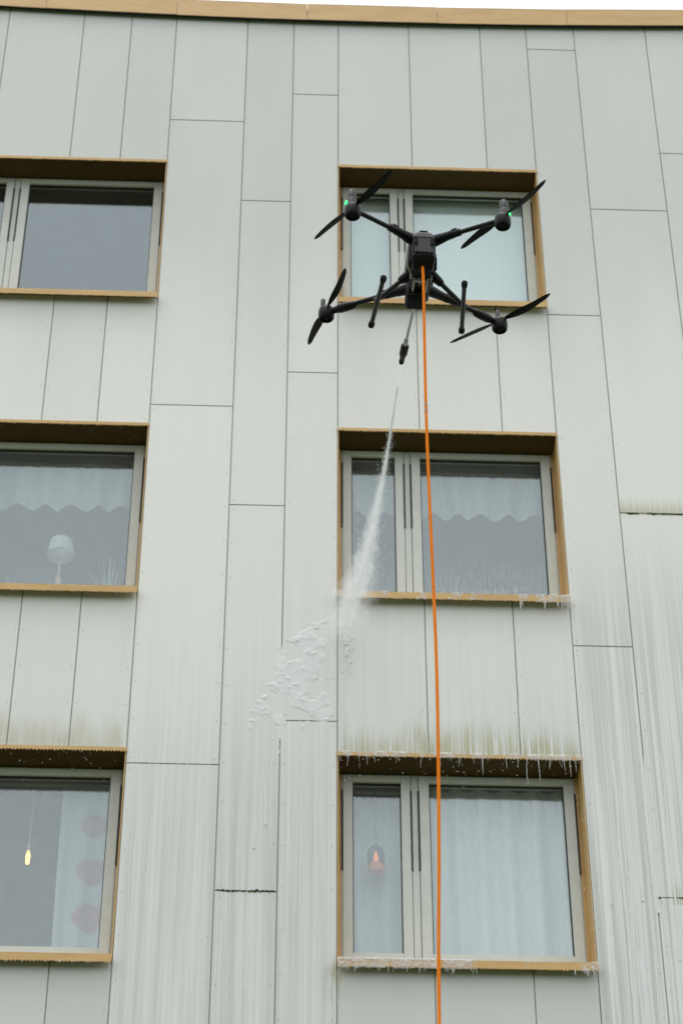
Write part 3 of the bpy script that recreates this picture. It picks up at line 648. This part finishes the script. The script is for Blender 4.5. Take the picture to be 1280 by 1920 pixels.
def foam_h(x_, z_):
    e = edge(z_) + .035 * noise.noise((z_ * 9, 1, x_ * 4)); inside = (x_ - e)
    if inside < -.02: return 0
    n1 = noise.fractal((x_ * 15, z_ * 19, 1), .6, 2.1, 4); n2 = noise.fractal((x_ * 34, z_ * 40, 4), .7, 2, 3); rg = 1 - abs(noise.noise((x_ * 11, z_ * 16, 9))) * 2
    rim = math.exp(-(inside / .10) ** 2); low = ss(5.05, 4.65, z_)
    right = ss(.324, .285, x_)
    clump = ss(-.25, .30, noise.fractal((x_ * 4.5, z_ * 4.5, 21), .7, 2, 3) + rim * .35)
    film = ss(0, .06, inside) * right * (1 - low) * .0040 * (.45 + .55 * clump)
    lump = max(0, n1 * .9 + n2 * .45 + rim * .30 - .12 - low * .28 - ss(.12, .3, inside) * .12 * (1 - low)) * .0044 * right * (.25 + .75 * clump)
    if rg > .82: lump += .0018 * clump * (rg - .82) / .18 * right * (1 - low * .8) * (rim + .25)
    lump *= 1 - ss(4.75, 4.35, z_) * .9
    b = max(0, n2 - .2) * .012 * math.exp(-(((x_ - .255) / .08) ** 2 + ((z_ - 5.25) / .035) ** 2))
    jn = .0022 * math.exp(-((x_ + .032) / .03) ** 2) * ss(4.42, 4.6, z_) * ss(5.7, 5.5, z_)
    h = film + lump + b * .6 + jn - .0006
    return h if h > .0021 else 0
sheet('foam_patch', -.36, .328, 4.30, 5.76, .0055, -.0075, foam_h, 'lumpy white foam crescent clinging to the cladding where the jet hits')
def foam_h2(x_, z_):
    d = ((x_ - .40) / .06) ** 2 + ((z_ - 5.50) / .22) ** 2
    n2 = noise.fractal((x_ * 45, z_ * 30, 14), .7, 2, 3); h = max(0, n2 * .9 + .15 - d * .45) * .010 * ss(.338, .346, x_); return h if h > .0012 else 0
sheet('foam_patch', .338, .53, 5.15, 5.80, .0055, -.0085, foam_h2, 'small broken foam splash across the joint beside the jet impact')
# foam lying along trims
def trim_foam(x0, x1, zt, zb, y, label, dens, seed):
    def h(x_, z_):
        a = noise.fractal((x_ * 13, seed, z_ * 4), .7, 2, 4); b = noise.fractal((x_ * 50, seed, z_ * 60), .7, 2, 3)
        v = a * .8 + b * .5 + dens(x_)
        return max(0, v) * .0045 * ss(zb - .012, zb + .003, z_ - b * .006) * ss(zt + .008, zt - .004, z_)
    return sheet('sill_foam', x0, x1, zb - .016, zt + .010, .0045, y, h, label, .0008, 'foam_thin')
h3, h2 = HEADS[2], HEADS[1]
trim_foam(rx, rx + 1.543, h3 + .004, h3 - .022, -.021, 'foam line along the head trim over the sheer-curtained window', lambda x_: .22 + .1 * math.sin(x_ * 9), 3.)
trim_foam(rx, rx + 1.543, h3 - 1.500, h3 - 1.555, -.0725, 'foam on the sill below the sheer-curtained window', lambda x_: (.35 if x_ < 1.16 else -.55) + (1.0 if x_ > 1.77 else 0), 8.)
trim_foam(rx, rx + 1.543, h2 - 1.500, h2 - 1.555, -.0725, 'broken foam along the sill of the window the jet crosses', lambda x_: (.5 if x_ < .47 or x_ > 1.73 else (.12 if x_ > 1.5 else -.18)), 15.)
trim_foam(rx, rx + .30, h2 + .003, h2 - .020, -.021, 'thin foam on the head trim corner the jet passes', lambda x_: .05 - (x_ - rx) * 1.2, 21.)
# hanging drips
def drips(label, specs, y, seed):
    rd = random.Random(seed); m = MB()
    for (x_, z_, ln_, r) in specs:
        n = max(4, int(ln_ / .012)); pts, rad = [], []
        for k in range(n + 1):
            t = k / n; pts.append((x_ + .004 * noise.noise((x_ * 40, t * 3 * ln_ * 8, seed)) + .002 * math.sin(t * 5 + x_ * 30), y, z_ - ln_ * t)); rad.append(r * (1.0 - .62 * t) * (1 + .25 * noise.noise((t * 9, x_ * 50, 1))) if t < .93 else r * .62 * (1.3 - t) * 1.6)
        m.tube(pts, rad, 6)
    return tag(m.build('foam_drips', 'foam_thin', smooth=True, fix=False), label, 'foam', kind='stuff')
rd = random.Random(9); sp = []
for k in range(30):
    x_ = rx + rd.uniform(.01, 1.54); right = x_ > 1.3
    sp.append((x_, h3 - .016, rd.choice((.012, .02, .03, .04, .06)) * (1.3 if right else 1), rd.uniform(.0010, .0022)))
for x_, ln_, r in ((1.63, .10, .006), (1.78, .225, .0065), (1.87, .21, .0065), (1.95, .10, .005), (2.06, .11, .006), (1.45, .13, .004), (1.28, .10, .004), (.60, .09, .004), (.46, .11, .005), (1.00, .11, .0045), (2.10, .16, .006), (2.14, .12, .005), (1.14, .10, .004), (1.455, .16, .004)): sp.append((x_ * A, h3 - .014, ln_ * .9, r * .5))
drips('foam strands dripping from the head trim over the sheer curtains', sp, -.024, 2)
sp = [(rx + rd.uniform(.01, .85), h3 - 1.553, rd.uniform(.012, .05), rd.uniform(.0016, .004)) for k in range(26)] + [(rx + rd.uniform(1.39, 1.54), h3 - 1.553, rd.uniform(.015, .05), .003) for k in range(8)]
drips('foam drips hanging under the sill of the sheer-curtained window', sp, -.074, 3)
sp = [(1.54, h2 - 1.553, .075, .007), (1.70, h2 - 1.553, .065, .006), (1.553, h2 - 1.553, .05, .004)] + [(rd.uniform(1.78, 1.87), h2 - 1.553, rd.uniform(.03, .08), rd.uniform(.002, .004)) for k in range(9)] + [(rx + rd.uniform(0, .25), h2 - 1.553, rd.uniform(.01, .03), .003) for k in range(8)] + [(rx + rd.uniform(.3, 1.2), h2 - 1.553, rd.uniform(.008, .02), .002) for k in range(14)]
drips('foam drips hanging under the sill of the window the jet crosses', sp, -.074, 4)
sp = [(lx + rd.uniform(.6, 1.64), h - 1.553 if k % 3 else h - .016, rd.uniform(.006, .022), rd.uniform(.0014, .003)) for k in range(60) for h in (h3, h2) if (h == h3 or k < 22)]
tag(drips('x', sp, -.074, 5), 'small drops hanging from the trims of the windows with lamp and bulb', 'water drops', kind='stuff')
# raised runs of foam on the panels
def runs(label, specs, seed):
    m = MB()
    for (x_, z_, ln_, r) in specs:
        x_ *= A; n = max(6, int(ln_ / .03)); pts, rad = [], []
        for k in range(n + 1):
            t = k / n; zz = z_ - ln_ * t
            pts.append((x_ + .012 * noise.noise((x_ * 17, zz * 2.2, seed)) + .004 * noise.noise((x_ * 30, zz * 9, seed)), -.0092, zz))
            rad.append(max(.0012, r * (.25 + .75 * ss(0, .2, t)) * (1 + .4 * noise.noise((x_ * 9, zz * 8, 2))) * (1 if t < .96 else .75)))
        b0 = len(m.v); m.tube(pts, rad, 6)
        for i in range(b0, len(m.v)):
            v = m.v[i]; m.v[i] = (v[0], -.0092 + (v[1] + .0092) * .42, v[2])
        if r > .005: m.blob((pts[-1][0], -.011, pts[-1][2]), r * 1.25, (1, .6, 1.3))
    return tag(m.build('foam_runs', 'foam', smooth=True, fix=False), label, 'foam', kind='stuff')
sp = []
for k in range(30): sp.append((rd.uniform(2.24, 3.3), rd.uniform(3.6, 5.2), rd.uniform(.5, 1.6), rd.uniform(.002, .006)))
for a in ((2.42, 4.6, 1.9, .010), (2.47, 4.5, 2.1, .008), (2.55, 4.25, .62, .007), (2.66, 4.75, 1.2, .008), (2.50, 3.3, .75, .009), (2.90, 4.8, 1.7, .008), (2.70, 3.55, .9, .009), (2.31, 4.0, 1.2, .006)): sp.append(a)
runs('long white foam runs down the cladding beside the lowest foam-dripping window', sp, 1)
sp = []
for k in range(42):
    x_ = rd.uniform(.42, 2.17); sp.append((x_, rd.uniform(4.80, 5.45), 0, rd.uniform(.0016, .0038)))
for x_, z_, r in ((1.42, 5.2, .006), (1.55, 5.15, .005), (1.62, 5.1, .007), (1.69, 5.3, .005), (1.82, 5.1, .007), (1.88, 5.2, .005), (1.98, 5.25, .007), (2.06, 5.15, .007), (.78, 5.0, .0045), (.95, 5.05, .005), (1.29, 4.95, .005)): sp.append((x_, z_, 0, r))
sp = [(a, b, b - h3 - .006, r) for a, b, _, r in sp]
runs('thin foam runs above the head trim of the sheer-curtained window', sp, 2)
sp = [(rd.choice((rd.uniform(-1.14, -.5), rd.uniform(-.46, -.06), rd.uniform(-.02, .36))), rd.uniform(3.4, 5.0), rd.uniform(.5, 1.8), rd.uniform(.0016, .004)) for k in range(46)]
sp += [(-.21, 4.5, .55, .007), (-.13, 4.42, .30, .006), (-.30, 4.6, .5, .005)]
runs('faint foam runs down the cladding between the two window rows', sp, 3)
# splashing specks in front of the lowest window heads
m = MB()
for k in range(170):
    m.blob((rd.uniform(rx, rx + 1.56), rd.uniform(-.25, -.03), h3 - abs(rd.gauss(0, .12)) - .01), rd.uniform(.0016, .0042))
for k in range(120): m.blob((rd.uniform(rx, rx + 1.54), rd.uniform(-.2, -.05), rd.uniform(h3 - 1.5, h3 - .1)), rd.uniform(.001, .002))
for k in range(40): m.blob((rx + 1.53 + rd.gauss(0, .03), rd.uniform(-.05, -.03), rd.uniform(h3 - 1.45, h3)), rd.uniform(.0016, .0038))
tag(m.build('water_specks', 'water', fix=False), 'white water specks falling in front of the sheer-curtained window', 'water drops', kind='stuff')
m = MB()
for k in range(110): m.blob((rd.uniform(-2.05, -.98), rd.uniform(-.25, -.03), h3 - abs(rd.gauss(0, .17)) + .01), rd.uniform(.0014, .0036))
for k in range(30): m.blob((rd.uniform(-2.05, -.98), rd.uniform(-.2, -.03), h3 - rd.uniform(1.5, 1.62)), rd.uniform(.0015, .003))
for k in range(26): m.blob((rd.uniform(-2.05, -.98), rd.uniform(-.2, -.03), h2 - rd.uniform(0, .4)), rd.uniform(.0012, .003))
tag(m.build('water_specks', 'water', fix=False), 'white water specks falling in front of the flowered-curtain window', 'water drops', kind='stuff')
# moss growing in a few horizontal joints
def moss(x0, x1, z, n, label, s=1):
    m = MB()
    for k in range(n):
        x_ = rd.uniform(x0, x1)
        if noise.noise((x_ * 9, z, 0)) < -.28: continue
        m.blob((x_, -.006 - rd.random() * .004, z + rd.gauss(0, .0035)), rd.uniform(.004, .009) * s, (1.6, .7, .8))
    tag(m.build('moss', 'moss', fix=False), label, 'moss', kind='stuff')
moss(V['v11'] + .01, V['v12'] - .01, 6.700, 150, 'dark moss line in the joint beside the window the hose crosses')
moss(V['v5'] + .02, V['v6'] - .01, 3.645, 120, 'dark moss line in a joint between the two lowest windows')
moss(V['v11'] + .01, V['v12'] - .01, 3.65, 110, 'dark green moss in the joint beside the lowest foam-dripping window')
